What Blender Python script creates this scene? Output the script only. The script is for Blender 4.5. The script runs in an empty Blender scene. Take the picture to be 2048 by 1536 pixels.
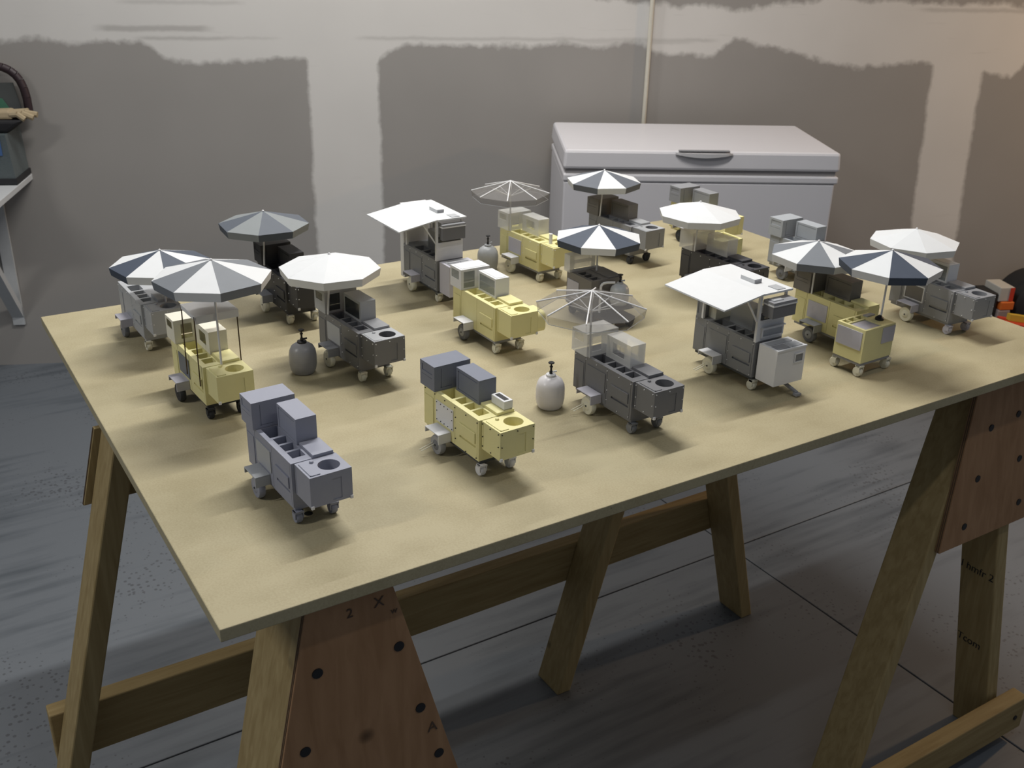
import bpy, math, random
from mathutils import Vector, Matrix
random.seed(7)
S = bpy.context.scene
COL = S.collection
TT = 0.95                      # height of the table top above the floor (metres)

# ------------------------------------------------------------------ camera
Rm = ((0.52800, 0.84899, 0.0224), (0.3588, -0.1991, -0.9119), (-0.7698, 0.4895, -0.4097))
cam_d = bpy.data.cameras.new('camera')
cam = bpy.data.objects.new('camera', cam_d)
COL.objects.link(cam)
r0, r1, r2 = [Vector(r).normalized() for r in Rm]
zb = -r2
xb = (r0 - zb * r0.dot(zb)).normalized()
yb = zb.cross(xb)
m = Matrix((xb, yb, zb)).transposed().to_4x4()
m.translation = Vector((2.2536, -0.2495, 0.7856 + TT))
cam.matrix_world = m
cam_d.sensor_fit = 'HORIZONTAL'
cam_d.sensor_width = 36.0
cam_d.lens = 2063.38 / 2048 * 36
cam_d.clip_start = 0.02
cam_d.dof.use_dof = True
cam_d.dof.focus_distance = 1.65
cam_d.dof.aperture_fstop = 12.0
S.camera = cam

# ------------------------------------------------------------------ world, lights, exposure
w = bpy.data.worlds.new('room_ambient')
S.world = w
w.use_nodes = True
w.node_tree.nodes['Background'].inputs[0].default_value = (0.80, 0.88, 1.0, 1)
w.node_tree.nodes['Background'].inputs[1].default_value = 0.19


def tube(name, x, y, z, ly, power, color=(1.0, 0.98, 0.94), lx=0.07, rot=(0, 0, 0)):
    d = bpy.data.lights.new(name, 'AREA')
    d.shape = 'RECTANGLE'
    d.size, d.size_y = lx, ly
    d.energy = power
    d.color = color
    o = bpy.data.objects.new(name, d)
    o.location = (x, y, z)
    o.rotation_euler = rot
    COL.objects.link(o)
    return o


CEIL = TT + 2.2
tube('fluorescent_row', 0.22, 1.05, CEIL, 1.25, 61)
tube('fluorescent_row', 1.95, 0.95, CEIL, 1.25, 8)
tube('fluorescent_row', -1.30, 1.10, CEIL, 1.25, 34)
tube('fluorescent_row', 0.55, -2.30, CEIL, 1.25, 46)
wl = bpy.data.lights.new('warm_bulb', 'POINT')
wl.energy = 130
wl.color = (1.0, 0.66, 0.36)
wl.shadow_soft_size = 0.06
wo = bpy.data.objects.new('warm_bulb', wl)
wo.location = (0.95, 5.0, 2.25)
COL.objects.link(wo)

S.view_settings.view_transform = 'Standard'
S.view_settings.look = 'None'
S.view_settings.exposure = -0.12
S.view_settings.gamma = 1.0
S.view_settings.use_curve_mapping = False

# ------------------------------------------------------------------ materials
MATS = {}


def new_mat(name):
    mt = bpy.data.materials.new(name)
    mt.use_nodes = True
    nt = mt.node_tree
    return mt, nt, nt.nodes['Principled BSDF']


def N(nt, typ, **kw):
    n = nt.nodes.new(typ)
    for k, v in kw.items():
        if k == 'op':
            n.operation = v
        else:
            setattr(n, k, v)
    return n


def plain(name, col, rough=0.6, var=0.06, scale=60.0, metal=0.0, bump=0.0, spec=0.4):
    """one colour with a little procedural unevenness"""
    if name in MATS:
        return MATS[name]
    mt, nt, b = new_mat(name)
    tc = N(nt, 'ShaderNodeTexCoord')
    no = N(nt, 'ShaderNodeTexNoise')
    no.inputs['Scale'].default_value = scale
    no.inputs['Detail'].default_value = 3
    nt.links.new(tc.outputs['Object'], no.inputs['Vector'])
    mx = N(nt, 'ShaderNodeMix', data_type='RGBA')
    mx.inputs['A'].default_value = tuple(c * (1 - var) for c in col) + (1,)
    mx.inputs['B'].default_value = tuple(min(1, c * (1 + var)) for c in col) + (1,)
    nt.links.new(no.outputs['Fac'], mx.inputs['Factor'])
    nt.links.new(mx.outputs['Result'], b.inputs['Base Color'])
    b.inputs['Roughness'].default_value = rough
    b.inputs['Metallic'].default_value = metal
    b.inputs['Specular IOR Level'].default_value = spec
    if bump:
        bp = N(nt, 'ShaderNodeBump')
        bp.inputs['Strength'].default_value = bump
        bp.inputs['Distance'].default_value = 0.002
        nt.links.new(no.outputs['Fac'], bp.inputs['Height'])
        nt.links.new(bp.outputs['Normal'], b.inputs['Normal'])
    MATS[name] = mt
    return mt


def sheer(name, col, alpha, rough=0.25):
    """clear or frosted plastic: part of the light passes straight through"""
    if name in MATS:
        return MATS[name]
    mt, nt, b = new_mat(name)
    b.inputs['Base Color'].default_value = (*col, 1)
    b.inputs['Roughness'].default_value = rough
    no = N(nt, 'ShaderNodeTexNoise')
    no.inputs['Scale'].default_value = 45
    mr = N(nt, 'ShaderNodeMapRange')
    mr.inputs['To Min'].default_value = alpha * 0.85
    mr.inputs['To Max'].default_value = alpha * 1.15
    nt.links.new(no.outputs['Fac'], mr.inputs['Value'])
    nt.links.new(mr.outputs['Result'], b.inputs['Alpha'])
    MATS[name] = mt
    return mt


def wood(name, c1, c2, stretch=(1, 1, 12), scale=14, rough=0.65):
    if name in MATS:
        return MATS[name]
    mt, nt, b = new_mat(name)
    tc = N(nt, 'ShaderNodeTexCoord')
    mp = N(nt, 'ShaderNodeMapping')
    mp.inputs['Scale'].default_value = tuple(1.0 / s for s in stretch)
    nt.links.new(tc.outputs['Object'], mp.inputs['Vector'])
    no = N(nt, 'ShaderNodeTexNoise')
    no.inputs['Scale'].default_value = scale * 6
    no.inputs['Detail'].default_value = 5
    no.inputs['Distortion'].default_value = 0.6
    nt.links.new(mp.outputs['Vector'], no.inputs['Vector'])
    rp = N(nt, 'ShaderNodeValToRGB')
    rp.color_ramp.elements[0].position = 0.32
    rp.color_ramp.elements[0].color = (*c1, 1)
    rp.color_ramp.elements[1].position = 0.68
    rp.color_ramp.elements[1].color = (*c2, 1)
    nt.links.new(no.outputs['Fac'], rp.inputs['Fac'])
    # knots
    vo = N(nt, 'ShaderNodeTexVoronoi')
    vo.inputs['Scale'].default_value = 5.0
    nt.links.new(tc.outputs['Object'], vo.inputs['Vector'])
    kr = N(nt, 'ShaderNodeMapRange')
    kr.inputs['From Min'].default_value = 0.045
    kr.inputs['From Max'].default_value = 0.085
    kr.inputs['To Min'].default_value = 0.35
    kr.inputs['To Max'].default_value = 1.0
    nt.links.new(vo.outputs['Distance'], kr.inputs['Value'])
    mu = N(nt, 'ShaderNodeMix', data_type='RGBA', blend_type='MULTIPLY')
    mu.inputs['Factor'].default_value = 1
    nt.links.new(rp.outputs['Color'], mu.inputs['A'])
    nt.links.new(kr.outputs['Result'], mu.inputs['B'])
    nt.links.new(mu.outputs['Result'], b.inputs['Base Color'])
    b.inputs['Roughness'].default_value = rough
    b.inputs['Specular IOR Level'].default_value = 0.25
    bp = N(nt, 'ShaderNodeBump')
    bp.inputs['Strength'].default_value = 0.15
    bp.inputs['Distance'].default_value = 0.002
    nt.links.new(no.outputs['Fac'], bp.inputs['Height'])
    nt.links.new(bp.outputs['Normal'], b.inputs['Normal'])
    MATS[name] = mt
    return mt


def fibreboard():
    mt, nt, b = new_mat('fibreboard')
    tc = N(nt, 'ShaderNodeTexCoord')
    big = N(nt, 'ShaderNodeTexNoise')
    big.inputs['Scale'].default_value = 7
    big.inputs['Detail'].default_value = 6
    mp = N(nt, 'ShaderNodeMapping')
    mp.inputs['Scale'].default_value = (2.2, 1.4, 1)
    nt.links.new(tc.outputs['Object'], mp.inputs['Vector'])
    nt.links.new(mp.outputs['Vector'], big.inputs['Vector'])
    fine = N(nt, 'ShaderNodeTexNoise')
    fine.inputs['Scale'].default_value = 320
    fine.inputs['Detail'].default_value = 2
    nt.links.new(tc.outputs['Object'], fine.inputs['Vector'])
    ad = N(nt, 'ShaderNodeMath', op='ADD')
    ms = N(nt, 'ShaderNodeMath', op='MULTIPLY')
    ms.inputs[1].default_value = 0.75
    nt.links.new(fine.outputs['Fac'], ms.inputs[0])
    nt.links.new(big.outputs['Fac'], ad.inputs[0])
    nt.links.new(ms.outputs[0], ad.inputs[1])
    rp = N(nt, 'ShaderNodeValToRGB')
    rp.color_ramp.elements[0].position = 0.42
    rp.color_ramp.elements[0].color = (0.282, 0.239, 0.138, 1)
    rp.color_ramp.elements[1].position = 1.30
    rp.color_ramp.elements[1].color = (0.374, 0.326, 0.206, 1)
    nt.links.new(ad.outputs[0], rp.inputs['Fac'])
    vo = N(nt, 'ShaderNodeTexVoronoi')
    vo.inputs['Scale'].default_value = 9
    nt.links.new(tc.outputs['Object'], vo.inputs['Vector'])
    kr = N(nt, 'ShaderNodeMapRange')
    kr.inputs['From Min'].default_value = 0.012
    kr.inputs['From Max'].default_value = 0.022
    kr.inputs['To Min'].default_value = 0.35
    nt.links.new(vo.outputs['Distance'], kr.inputs['Value'])
    mu = N(nt, 'ShaderNodeMix', data_type='RGBA', blend_type='MULTIPLY')
    mu.inputs['Factor'].default_value = 1
    nt.links.new(rp.outputs['Color'], mu.inputs['A'])
    nt.links.new(kr.outputs['Result'], mu.inputs['B'])
    nt.links.new(mu.outputs['Result'], b.inputs['Base Color'])
    b.inputs['Roughness'].default_value = 0.6
    b.inputs['Specular IOR Level'].default_value = 0.3
    return mt


def concrete():
    mt, nt, b = new_mat('concrete')
    tc = N(nt, 'ShaderNodeTexCoord')
    mp = N(nt, 'ShaderNodeMapping')
    mp.inputs['Scale'].default_value = (9, 0.8, 1)
    nt.links.new(tc.outputs['Object'], mp.inputs['Vector'])
    st = N(nt, 'ShaderNodeTexNoise')
    st.inputs['Scale'].default_value = 3.0
    st.inputs['Detail'].default_value = 6
    nt.links.new(mp.outputs['Vector'], st.inputs['Vector'])
    bl = N(nt, 'ShaderNodeTexNoise')
    bl.inputs['Scale'].default_value = 1.6
    bl.inputs['Detail'].default_value = 4
    nt.links.new(tc.outputs['Object'], bl.inputs['Vector'])
    ad = N(nt, 'ShaderNodeMath', op='ADD')
    nt.links.new(st.outputs['Fac'], ad.inputs[0])
    nt.links.new(bl.outputs['Fac'], ad.inputs[1])
    rp = N(nt, 'ShaderNodeValToRGB')
    rp.color_ramp.elements[0].position = 0.55
    rp.color_ramp.elements[0].color = (0.040, 0.049, 0.060, 1)
    rp.color_ramp.elements[1].position = 1.45
    rp.color_ramp.elements[1].color = (0.108, 0.120, 0.135, 1)
    nt.links.new(ad.outputs[0], rp.inputs['Fac'])
    # splashed dark specks, thicker in patches
    sp = N(nt, 'ShaderNodeTexVoronoi')
    sp.inputs['Scale'].default_value = 62
    nt.links.new(tc.outputs['Object'], sp.inputs['Vector'])
    pa = N(nt, 'ShaderNodeTexNoise')
    pa.inputs['Scale'].default_value = 2.3
    nt.links.new(tc.outputs['Object'], pa.inputs['Vector'])
    th = N(nt, 'ShaderNodeMapRange')
    th.inputs['From Min'].default_value = 0.42
    th.inputs['From Max'].default_value = 0.70
    th.inputs['To Min'].default_value = 0.0
    th.inputs['To Max'].default_value = 0.34
    nt.links.new(pa.outputs['Fac'], th.inputs['Value'])
    lt = N(nt, 'ShaderNodeMath', op='LESS_THAN')
    nt.links.new(sp.outputs['Distance'], lt.inputs[0])
    nt.links.new(th.outputs['Result'], lt.inputs[1])
    dk = N(nt, 'ShaderNodeMix', data_type='RGBA')
    dk.inputs['B'].default_value = (0.045, 0.048, 0.055, 1)
    ml = N(nt, 'ShaderNodeMath', op='MULTIPLY')
    ml.inputs[1].default_value = 0.7
    nt.links.new(lt.outputs[0], ml.inputs[0])
    nt.links.new(ml.outputs[0], dk.inputs['Factor'])
    nt.links.new(rp.outputs['Color'], dk.inputs['A'])
    nt.links.new(dk.outputs['Result'], b.inputs['Base Color'])
    b.inputs['Roughness'].default_value = 0.55
    bp = N(nt, 'ShaderNodeBump')
    bp.inputs['Strength'].default_value = 0.15
    bp.inputs['Distance'].default_value = 0.004
    nt.links.new(st.outputs['Fac'], bp.inputs['Height'])
    nt.links.new(bp.outputs['Normal'], b.inputs['Normal'])
    return mt


def drywall():
    """grey board paper with bands of pale joint compound over the seams (local X along wall, Z up)"""
    mt, nt, b = new_mat('drywall')
    L = nt.links.new
    tc = N(nt, 'ShaderNodeTexCoord')
    sx = N(nt, 'ShaderNodeSeparateXYZ')
    L(tc.outputs['Object'], sx.inputs[0])
    no = N(nt, 'ShaderNodeTexNoise')
    no.inputs['Scale'].default_value = 7
    no.inputs['Detail'].default_value = 4
    L(tc.outputs['Object'], no.inputs['Vector'])
    mp = N(nt, 'ShaderNodeMapping')
    mp.inputs['Scale'].default_value = (1.5, 1, 16)
    L(tc.outputs['Object'], mp.inputs['Vector'])
    tr = N(nt, 'ShaderNodeTexNoise')
    tr.inputs['Scale'].default_value = 2.2
    tr.inputs['Detail'].default_value = 3
    L(mp.outputs['Vector'], tr.inputs['Vector'])

    def math(op, a, c, c3=None):
        n = N(nt, 'ShaderNodeMath', op=op)
        for i, v in enumerate((a, c, c3)):
            if v is None:
                continue
            if isinstance(v, (int, float)):
                n.inputs[i].default_value = v
            else:
                L(v, n.inputs[i])
        return n.outputs[0]

    s, h = sx.outputs['X'], sx.outputs['Z']
    fine = N(nt, 'ShaderNodeTexNoise')
    fine.inputs['Scale'].default_value = 34
    fine.inputs['Detail'].default_value = 3
    L(tc.outputs['Object'], fine.inputs['Vector'])
    jit = math('ADD', math('MULTIPLY', math('SUBTRACT', no.outputs['Fac'], 0.5), 0.070), math('MULTIPLY', math('SUBTRACT', fine.outputs['Fac'], 0.5), 0.035))

    def curve(pts):
        rp = N(nt, 'ShaderNodeValToRGB')
        e = rp.color_ramp.elements
        while len(e) < len(pts):
            e.new(0.5)
        for el, (px, py) in zip(e, pts):
            el.position = (px + 4) / 12
            el.color = (py / 2, py / 2, py / 2, 1)
        L(math('DIVIDE', math('ADD', s, 4), 12), rp.inputs['Fac'])
        sp = N(nt, 'ShaderNodeSeparateColor')
        L(rp.outputs['Color'], sp.inputs[0])
        return math('MULTIPLY', sp.outputs[0], 2.0)

    def soft(v, wd):
        mr = N(nt, 'ShaderNodeMapRange')
        mr.inputs['From Min'].default_value = -wd
        mr.inputs['From Max'].default_value = wd
        L(v, mr.inputs['Value'])
        return mr.outputs['Result']

    low = curve([(-4, 1.30), (0.6, 1.29), (0.70, 1.225), (1.5, 1.23), (1.55, 1.28), (2.55, 1.29), (2.62, 1.26),
                 (2.85, 1.25), (2.95, 1.32), (3.25, 1.25), (3.5, 1.20), (3.8, 1.225), (4.05, 1.19), (4.2, 1.17), (4.35, 1.32), (8, 1.3)])
    high = curve([(-4, 1.75), (1.8, 1.75), (2.1, 1.50), (2.6, 1.445), (3.0, 1.43), (3.3, 1.475), (3.9, 1.46), (8, 1.44)])
    hj = math('ADD', h, jit)
    band = math('MULTIPLY', soft(math('SUBTRACT', hj, low), 0.012), soft(math('SUBTRACT', high, hj), 0.012))
    sj = math('ADD', s, math('MULTIPLY', jit, 0.45))
    v1 = soft(math('SUBTRACT', 0.136, math('ABSOLUTE', math('SUBTRACT', sj, 1.350), 0)), 0.008)
    slant = math('MULTIPLY', math('SUBTRACT', h, 0.8), 0.05)
    v2 = soft(math('SUBTRACT', 0.115, math('ABSOLUTE', math('SUBTRACT', math('ADD', sj, slant), 3.965), 0)), 0.01)
    lowcut = soft(math('SUBTRACT', 1.3, h), 0.01)
    vm = math('MULTIPLY', math('MAXIMUM', v1, v2), lowcut)
    mud = math('MINIMUM', math('ADD', band, vm), 1.0)
    # knife streaks where the coat is thin
    thin = N(nt, 'ShaderNodeMapRange')
    thin.inputs['From Min'].default_value = 0.26
    thin.inputs['From Max'].default_value = 0.36
    thin.inputs['To Min'].default_value = 0.80
    thin.inputs['To Max'].default_value = 1.0
    L(tr.outputs['Fac'], thin.inputs['Value'])
    mud = math('MULTIPLY', mud, thin.outputs['Result'])
    # knife lines left bare along the seam
    for s0, s1, hh, wd, amt in ((0.46, 0.85, 1.337, 0.010, 0.55), (0.55, 0.98, 1.430, 0.007, 0.3), (0.60, 0.92, 1.302, 0.006, 0.45), (0.92, 1.10, 1.304, 0.004, 0.3), (1.42, 2.85, 1.308, 0.006, 0.35), (2.30, 2.75, 1.298, 0.004, 0.3), (3.75, 4.4, 1.435, 0.008, 0.4)):
        ln = math('MULTIPLY', soft(math('SUBTRACT', wd, math('ABSOLUTE', math('SUBTRACT', math('ADD', h, math('MULTIPLY', jit, 0.25)), hh), 0)), 0.005),
                  math('MULTIPLY', soft(math('SUBTRACT', sj, s0), 0.03), soft(math('SUBTRACT', s1, sj), 0.03)))
        mud = math('MULTIPLY', mud, math('SUBTRACT', 1.0, math('MULTIPLY', ln, amt)))
    mx = N(nt, 'ShaderNodeMix', data_type='RGBA')
    mx.inputs['A'].default_value = (0.275, 0.260, 0.245, 1)
    mx.inputs['B'].default_value = (0.550, 0.532, 0.510, 1)
    L(mud, mx.inputs['Factor'])
    fi = N(nt, 'ShaderNodeTexNoise')
    fi.inputs['Scale'].default_value = 3
    L(tc.outputs['Object'], fi.inputs['Vector'])
    fr = N(nt, 'ShaderNodeMapRange')
    fr.inputs['To Min'].default_value = 0.93
    fr.inputs['To Max'].default_value = 1.07
    L(fi.outputs['Fac'], fr.inputs['Value'])
    mu = N(nt, 'ShaderNodeMix', data_type='RGBA', blend_type='MULTIPLY')
    mu.inputs['Factor'].default_value = 1
    L(mx.outputs['Result'], mu.inputs['A'])
    L(fr.outputs['Result'], mu.inputs['B'])
    L(mu.outputs['Result'], b.inputs['Base Color'])
    b.inputs['Roughness'].default_value = 0.8
    b.inputs['Specular IOR Level'].default_value = 0.2
    return mt


# ------------------------------------------------------------------ mesh builder
class MB:
    def __init__(self):
        self.v, self.f = [], []

    def add(self, vs, fs):
        o = len(self.v)
        self.v += [tuple(p) for p in vs]
        self.f += [tuple(i + o for i in q) for q in fs]
        return self

    def box(self, x0, x1, y0, y1, z0, z1):
        return self.add([(x0, y0, z0), (x1, y0, z0), (x1, y1, z0), (x0, y1, z0), (x0, y0, z1), (x1, y0, z1), (x1, y1, z1), (x0, y1, z1)],
                        [(0, 3, 2, 1), (4, 5, 6, 7), (0, 1, 5, 4), (1, 2, 6, 5), (2, 3, 7, 6), (3, 0, 4, 7)])

    def hexa(self, bot, top):
        return self.add(list(bot) + list(top), [(0, 3, 2, 1), (4, 5, 6, 7), (0, 1, 5, 4), (1, 2, 6, 5), (2, 3, 7, 6), (3, 0, 4, 7)])

    def slab(self, pts, off):
        n = len(pts)
        off = Vector(off)
        vs = [Vector(p) for p in pts] + [Vector(p) + off for p in pts]
        fs = [tuple(range(n - 1, -1, -1)), tuple(range(n, 2 * n))]
        fs += [(i, (i + 1) % n, n + (i + 1) % n, n + i) for i in range(n)]
        return self.add(vs, fs)

    def rod(self, a, b, r, seg=10, r2=None):
        a, b = Vector(a), Vector(b)
        d = (b - a).normalized()
        t = Vector((0, 0, 1)) if abs(d.z) < 0.9 else Vector((1, 0, 0))
        p = d.cross(t).normalized()
        q = d.cross(p)
        r2 = r if r2 is None else r2
        vs = []
        for c, rr in ((a, r), (b, r2)):
            for i in range(seg):
                an = 2 * math.pi * i / seg
                vs.append(c + (p * math.cos(an) + q * math.sin(an)) * rr)
        fs = [(i, i + seg, (i + 1) % seg + seg, (i + 1) % seg) for i in range(seg)]
        fs += [tuple(range(seg)), tuple(range(2 * seg - 1, seg - 1, -1))]
        return self.add(vs, fs)

    def tubepath(self, pts, r, seg=8):
        for a, b in zip(pts[:-1], pts[1:]):
            self.rod(a, b, r, seg)
        return self

    def lathe(self, prof, seg=28, c=(0, 0, 0), axis='z'):
        vs, fs = [], []
        for rr, zz in prof:
            for i in range(seg):
                an = 2 * math.pi * i / seg
                x, y = rr * math.cos(an), rr * math.sin(an)
                p = (c[0] + x, c[1] + y, c[2] + zz) if axis == 'z' else (c[0] + x, c[1] + zz, c[2] + y)
                vs.append(p)
        k = len(prof)
        for j in range(k - 1):
            for i in range(seg):
                a, b_ = j * seg + i, j * seg + (i + 1) % seg
                q = (a, b_, b_ + seg, a + seg)
                fs.append(q if axis == 'z' else q[::-1])
        lo, hi = tuple(range(seg)), tuple(range((k - 1) * seg, k * seg))
        fs += [lo[::-1], hi] if axis == 'z' else [lo, hi[::-1]]
        return self.add(vs, fs)

    def panel(self, o, U, V, w_, h_, pits=()):
        o, U, V = Vector(o), Vector(U), Vector(V)
        Nn = U.cross(V)
        xs = sorted({0, w_, *[p[0] for p in pits], *[p[1] for p in pits]})
        ys = sorted({0, h_, *[p[2] for p in pits], *[p[3] for p in pits]})

        def P(a, b, d=0):
            return o + U * a + V * b - Nn * d
        for i in range(len(xs) - 1):
            for j in range(len(ys) - 1):
                mx_, my_ = (xs[i] + xs[i + 1]) / 2, (ys[j] + ys[j + 1]) / 2
                d = 0
                for p in pits:
                    if p[0] < mx_ < p[1] and p[2] < my_ < p[3]:
                        d = p[4]
                self.add([P(xs[i], ys[j], d), P(xs[i + 1], ys[j], d), P(xs[i + 1], ys[j + 1], d), P(xs[i], ys[j + 1], d)], [(0, 1, 2, 3)])
        for a0, a1, b0, b1, d in pits:
            c = [P(a0, b0), P(a1, b0), P(a1, b1), P(a0, b1), P(a0, b0, d), P(a1, b0, d), P(a1, b1, d), P(a0, b1, d)]
            self.add(c, [(0, 1, 5, 4), (1, 2, 6, 5), (2, 3, 7, 6), (3, 0, 4, 7)])
        return self

    def pitbox(self, x0, x1, y0, y1, z0, z1, top=(), left=(), front=(), skip_top=False):
        X, Y, Z = Vector((1, 0, 0)), Vector((0, 1, 0)), Vector((0, 0, 1))
        if not skip_top:
            self.panel((x0, y0, z1), X, Y, x1 - x0, y1 - y0, [(a - x0, b - x0, c - y0, d - y0, e) for a, b, c, d, e in top])
        self.panel((x0, y0, z0), X, Z, x1 - x0, z1 - z0, [(a - x0, b - x0, c - z0, d - z0, e) for a, b, c, d, e in left])
        self.panel((x1, y0, z0), Y, Z, y1 - y0, z1 - z0, [(a - y0, b - y0, c - z0, d - z0, e) for a, b, c, d, e in front])
        self.panel((x1, y1, z0), -X, Z, x1 - x0, z1 - z0)
        self.panel((x0, y1, z0), -Y, Z, y1 - y0, z1 - z0)
        self.panel((x0, y0, z0), Y, X, y1 - y0, x1 - x0)
        return self

    def ring_top(self, x0, x1, y0, y1, z, cx, cy, r, depth, seg=32, floor=True):
        an = [2 * math.pi * i / seg for i in range(seg)]
        for px in (x0, x1):
            for py in (y0, y1):
                an.append(math.atan2(py - cy, px - cx) % (2 * math.pi))
        an.sort()
        n = len(an)
        vs = []
        for a in an:
            c, s = math.cos(a), math.sin(a)
            t = min([(x1 - cx) / c if c > 1e-9 else 1e9, (x0 - cx) / c if c < -1e-9 else 1e9,
                     (y1 - cy) / s if s > 1e-9 else 1e9, (y0 - cy) / s if s < -1e-9 else 1e9])
            vs += [(cx + t * c, cy + t * s, z), (cx + r * c, cy + r * s, z), (cx + r * c, cy + r * s, z - depth)]
        fs = []
        for i in range(n):
            j = (i + 1) % n
            fs += [(3 * i, 3 * j, 3 * j + 1, 3 * i + 1), (3 * i + 1, 3 * j + 1, 3 * j + 2, 3 * i + 2)]
        if floor:
            fs.append(tuple(3 * i + 2 for i in range(n)))
        return self.add(vs, fs)

    def build(self, name, mat, parent=None, smooth=False, bevel=0.0):
        me = bpy.data.meshes.new(name)
        me.from_pydata(self.v, [], self.f)
        me.materials.append(mat)
        if smooth:
            me.polygons.foreach_set('use_smooth', [True] * len(me.polygons))
        me.update()
        o = bpy.data.objects.new(name, me)
        COL.objects.link(o)
        if parent is not None:
            o.parent = parent
        if bevel:
            bm = o.modifiers.new('bevel', 'BEVEL')
            bm.width = bevel
            bm.segments = 2
            bm.limit_method = 'ANGLE'
        if smooth:
            es = o.modifiers.new('split', 'EDGE_SPLIT')
            es.split_angle = math.radians(40)
        return o


def box(x0, x1, y0, y1, z0, z1):
    return MB().box(x0, x1, y0, y1, z0, z1)


def tag(o, label, cat, group=None, kind=None):
    o['label'] = label
    if cat:
        o['category'] = cat
    if group:
        o['group'] = group
    if kind:
        o['kind'] = kind
    return o


def thing(name, label, cat, loc, rz=0.0, group=None):
    o = bpy.data.objects.new(name, None)
    COL.objects.link(o)
    o.location = loc
    o.rotation_euler = (0, 0, math.radians(rz))
    o.empty_display_size = 0.02
    return tag(o, label, cat, group)


# ================================================================== THE SETTING
CONC = concrete()
fb = box(-5.5, 4.5, -4.5, 8.0, -0.06, -0.006).build('floor', plain('joint_sealant', (0.070, 0.070, 0.072), 0.9))
fb['kind'] = 'structure'
fb['label'] = 'grey concrete floor cut into slabs by narrow joints'
JX, JY, G = 0.36, 1.765, 0.0020
for xa, xb_ in ((-5.5, JX - G), (JX + G, 4.5)):
    for ya, yb_ in ((-4.5, JY - G), (JY + G, 8.0)):
        box(xa, xb_, ya, yb_, -0.0055, 0.0).build('slab', CONC, fb, bevel=0.002)

WANG = 23.0
W0 = Vector((-2.1616, 0.1637, 0.0))
wall = MB().box(-3.2, 6.6, 0.0, 0.12, 0, 3.3).build('wall_back', drywall())
wall['kind'] = 'structure'
wall['label'] = 'unpainted grey drywall with pale bands of joint compound'
wall.location = W0
wall.rotation_euler = (0, 0, math.radians(90 - WANG))
wu = Vector((math.sin(math.radians(WANG)), math.cos(math.radians(WANG)), 0))     # along the wall
wn = Vector((math.cos(math.radians(WANG)), -math.sin(math.radians(WANG)), 0))    # out of the wall

def onwall(s, h, d=0.0):
    return W0 + wu * s + wn * d + Vector((0, 0, h))


# conduit on the wall
CW = plain('conduit_cream', (0.50, 0.47, 0.40), 0.5)
cd = thing('conduit', 'thin cream conduit running up the wall behind the freezer', 'pipe', onwall(2.574, 0.05))
MB().rod(wn * 0.009, wn * 0.009 + Vector((0, 0, 3.1)), 0.009, 12).build('tube', CW, cd, smooth=True)
for hz in (2.2, 0.5):
    o_ = wn * 0.001 + Vector((0, 0, hz))
    MB().slab([o_ - wu * 0.022 + wn * 0.02, o_ + wu * 0.022 + wn * 0.02, o_ + wu * 0.022 + wn * 0.02 + Vector((0, 0, 0.014)), o_ - wu * 0.022 + wn * 0.02 + Vector((0, 0, 0.014))],
              -wn * 0.018).build('strap', CW, cd)

# ================================================================== CHEST FREEZER
FA = 29.5
fz = thing('chest_freezer', 'white chest freezer with closed lid and grey handle against the wall', 'freezer',
           (-0.7589, 1.8598, 0), 90 - FA)
FL, FD, FH = 1.005, 0.56, TT + 0.049
WH = plain('enamel_white', (0.55, 0.535, 0.555), 0.35, 0.02, 8)
GK = plain('gasket_grey', (0.22, 0.21, 0.21), 0.7)
box(0.004, FL - 0.012, 0.004, FD, 0.03, FH - 0.112).build('cabinet', WH, fz, bevel=0.006)
box(0.002, FL - 0.002, 0.0, FD, FH - 0.112, FH - 0.085).build('rim_band', WH, fz, bevel=0.006)
box(0.012, FL - 0.014, 0.010, FD - 0.01, FH - 0.086, FH - 0.066).build('gasket', GK, fz)
lid = MB()
z0, z1 = FH - 0.068, FH
lid.hexa([(0, 0, z0), (FL, 0, z0), (FL, FD, z0), (0, FD, z0)], [(0.004, 0.004, z1), (FL - 0.004, 0.004, z1), (FL - 0.006, FD - 0.004, z1), (0.006, FD - 0.004, z1)])
lido = lid.build('lid', WH, fz, bevel=0.010)
hd = MB()
hp = []
for i in range(13):
    t = i / 12
    hp.append((0.40 + 0.205 * t, -0.003 - 0.016 * math.sin(math.pi * t) ** 0.5, 0))
bot = [(x, 0.0 + 0.006, z1 - 0.008) for x, y, z in hp]
for i in range(12):
    a, b_ = hp[i], hp[i + 1]
    ta, tb = i / 12, (i + 1) / 12
    da, db = 0.009 * math.sin(math.pi * ta), 0.009 * math.sin(math.pi * tb)
    hd.hexa([(a[0], a[1], z1 - 0.010 - da), (b_[0], b_[1], z1 - 0.010 - db), (b_[0], 0.006, z1 - 0.010 - db), (a[0], 0.006, z1 - 0.010 - da)],
            [(a[0], a[1], z1 - 0.004), (b_[0], b_[1], z1 - 0.004), (b_[0], 0.006, z1 - 0.004), (a[0], 0.006, z1 - 0.004)])
hd.build('handle', plain('handle_grey', (0.46, 0.45, 0.46), 0.4), lido)
MB().box(0.410, 0.595, -0.006, 0.010, z1 + 0.0006, z1 + 0.005).build('handle_plate', plain('handle_dark', (0.20, 0.20, 0.21), 0.4), lido, bevel=0.002)
for fx in (0.05, FL - 0.07):
    for fy in (0.05, FD - 0.05):
        MB().rod((fx, fy, 0), (fx, fy, 0.035), 0.018, 12).build('foot', GK, fz)

# ================================================================== SHELF AND THINGS ON IT
SH = 0.798
sf = thing('wall_shelf', 'white wall shelf on a diagonal brace at the left edge', 'shelf', onwall(0, 0))
SW = plain('shelf_white', (0.42, 0.43, 0.44), 0.6)


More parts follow.
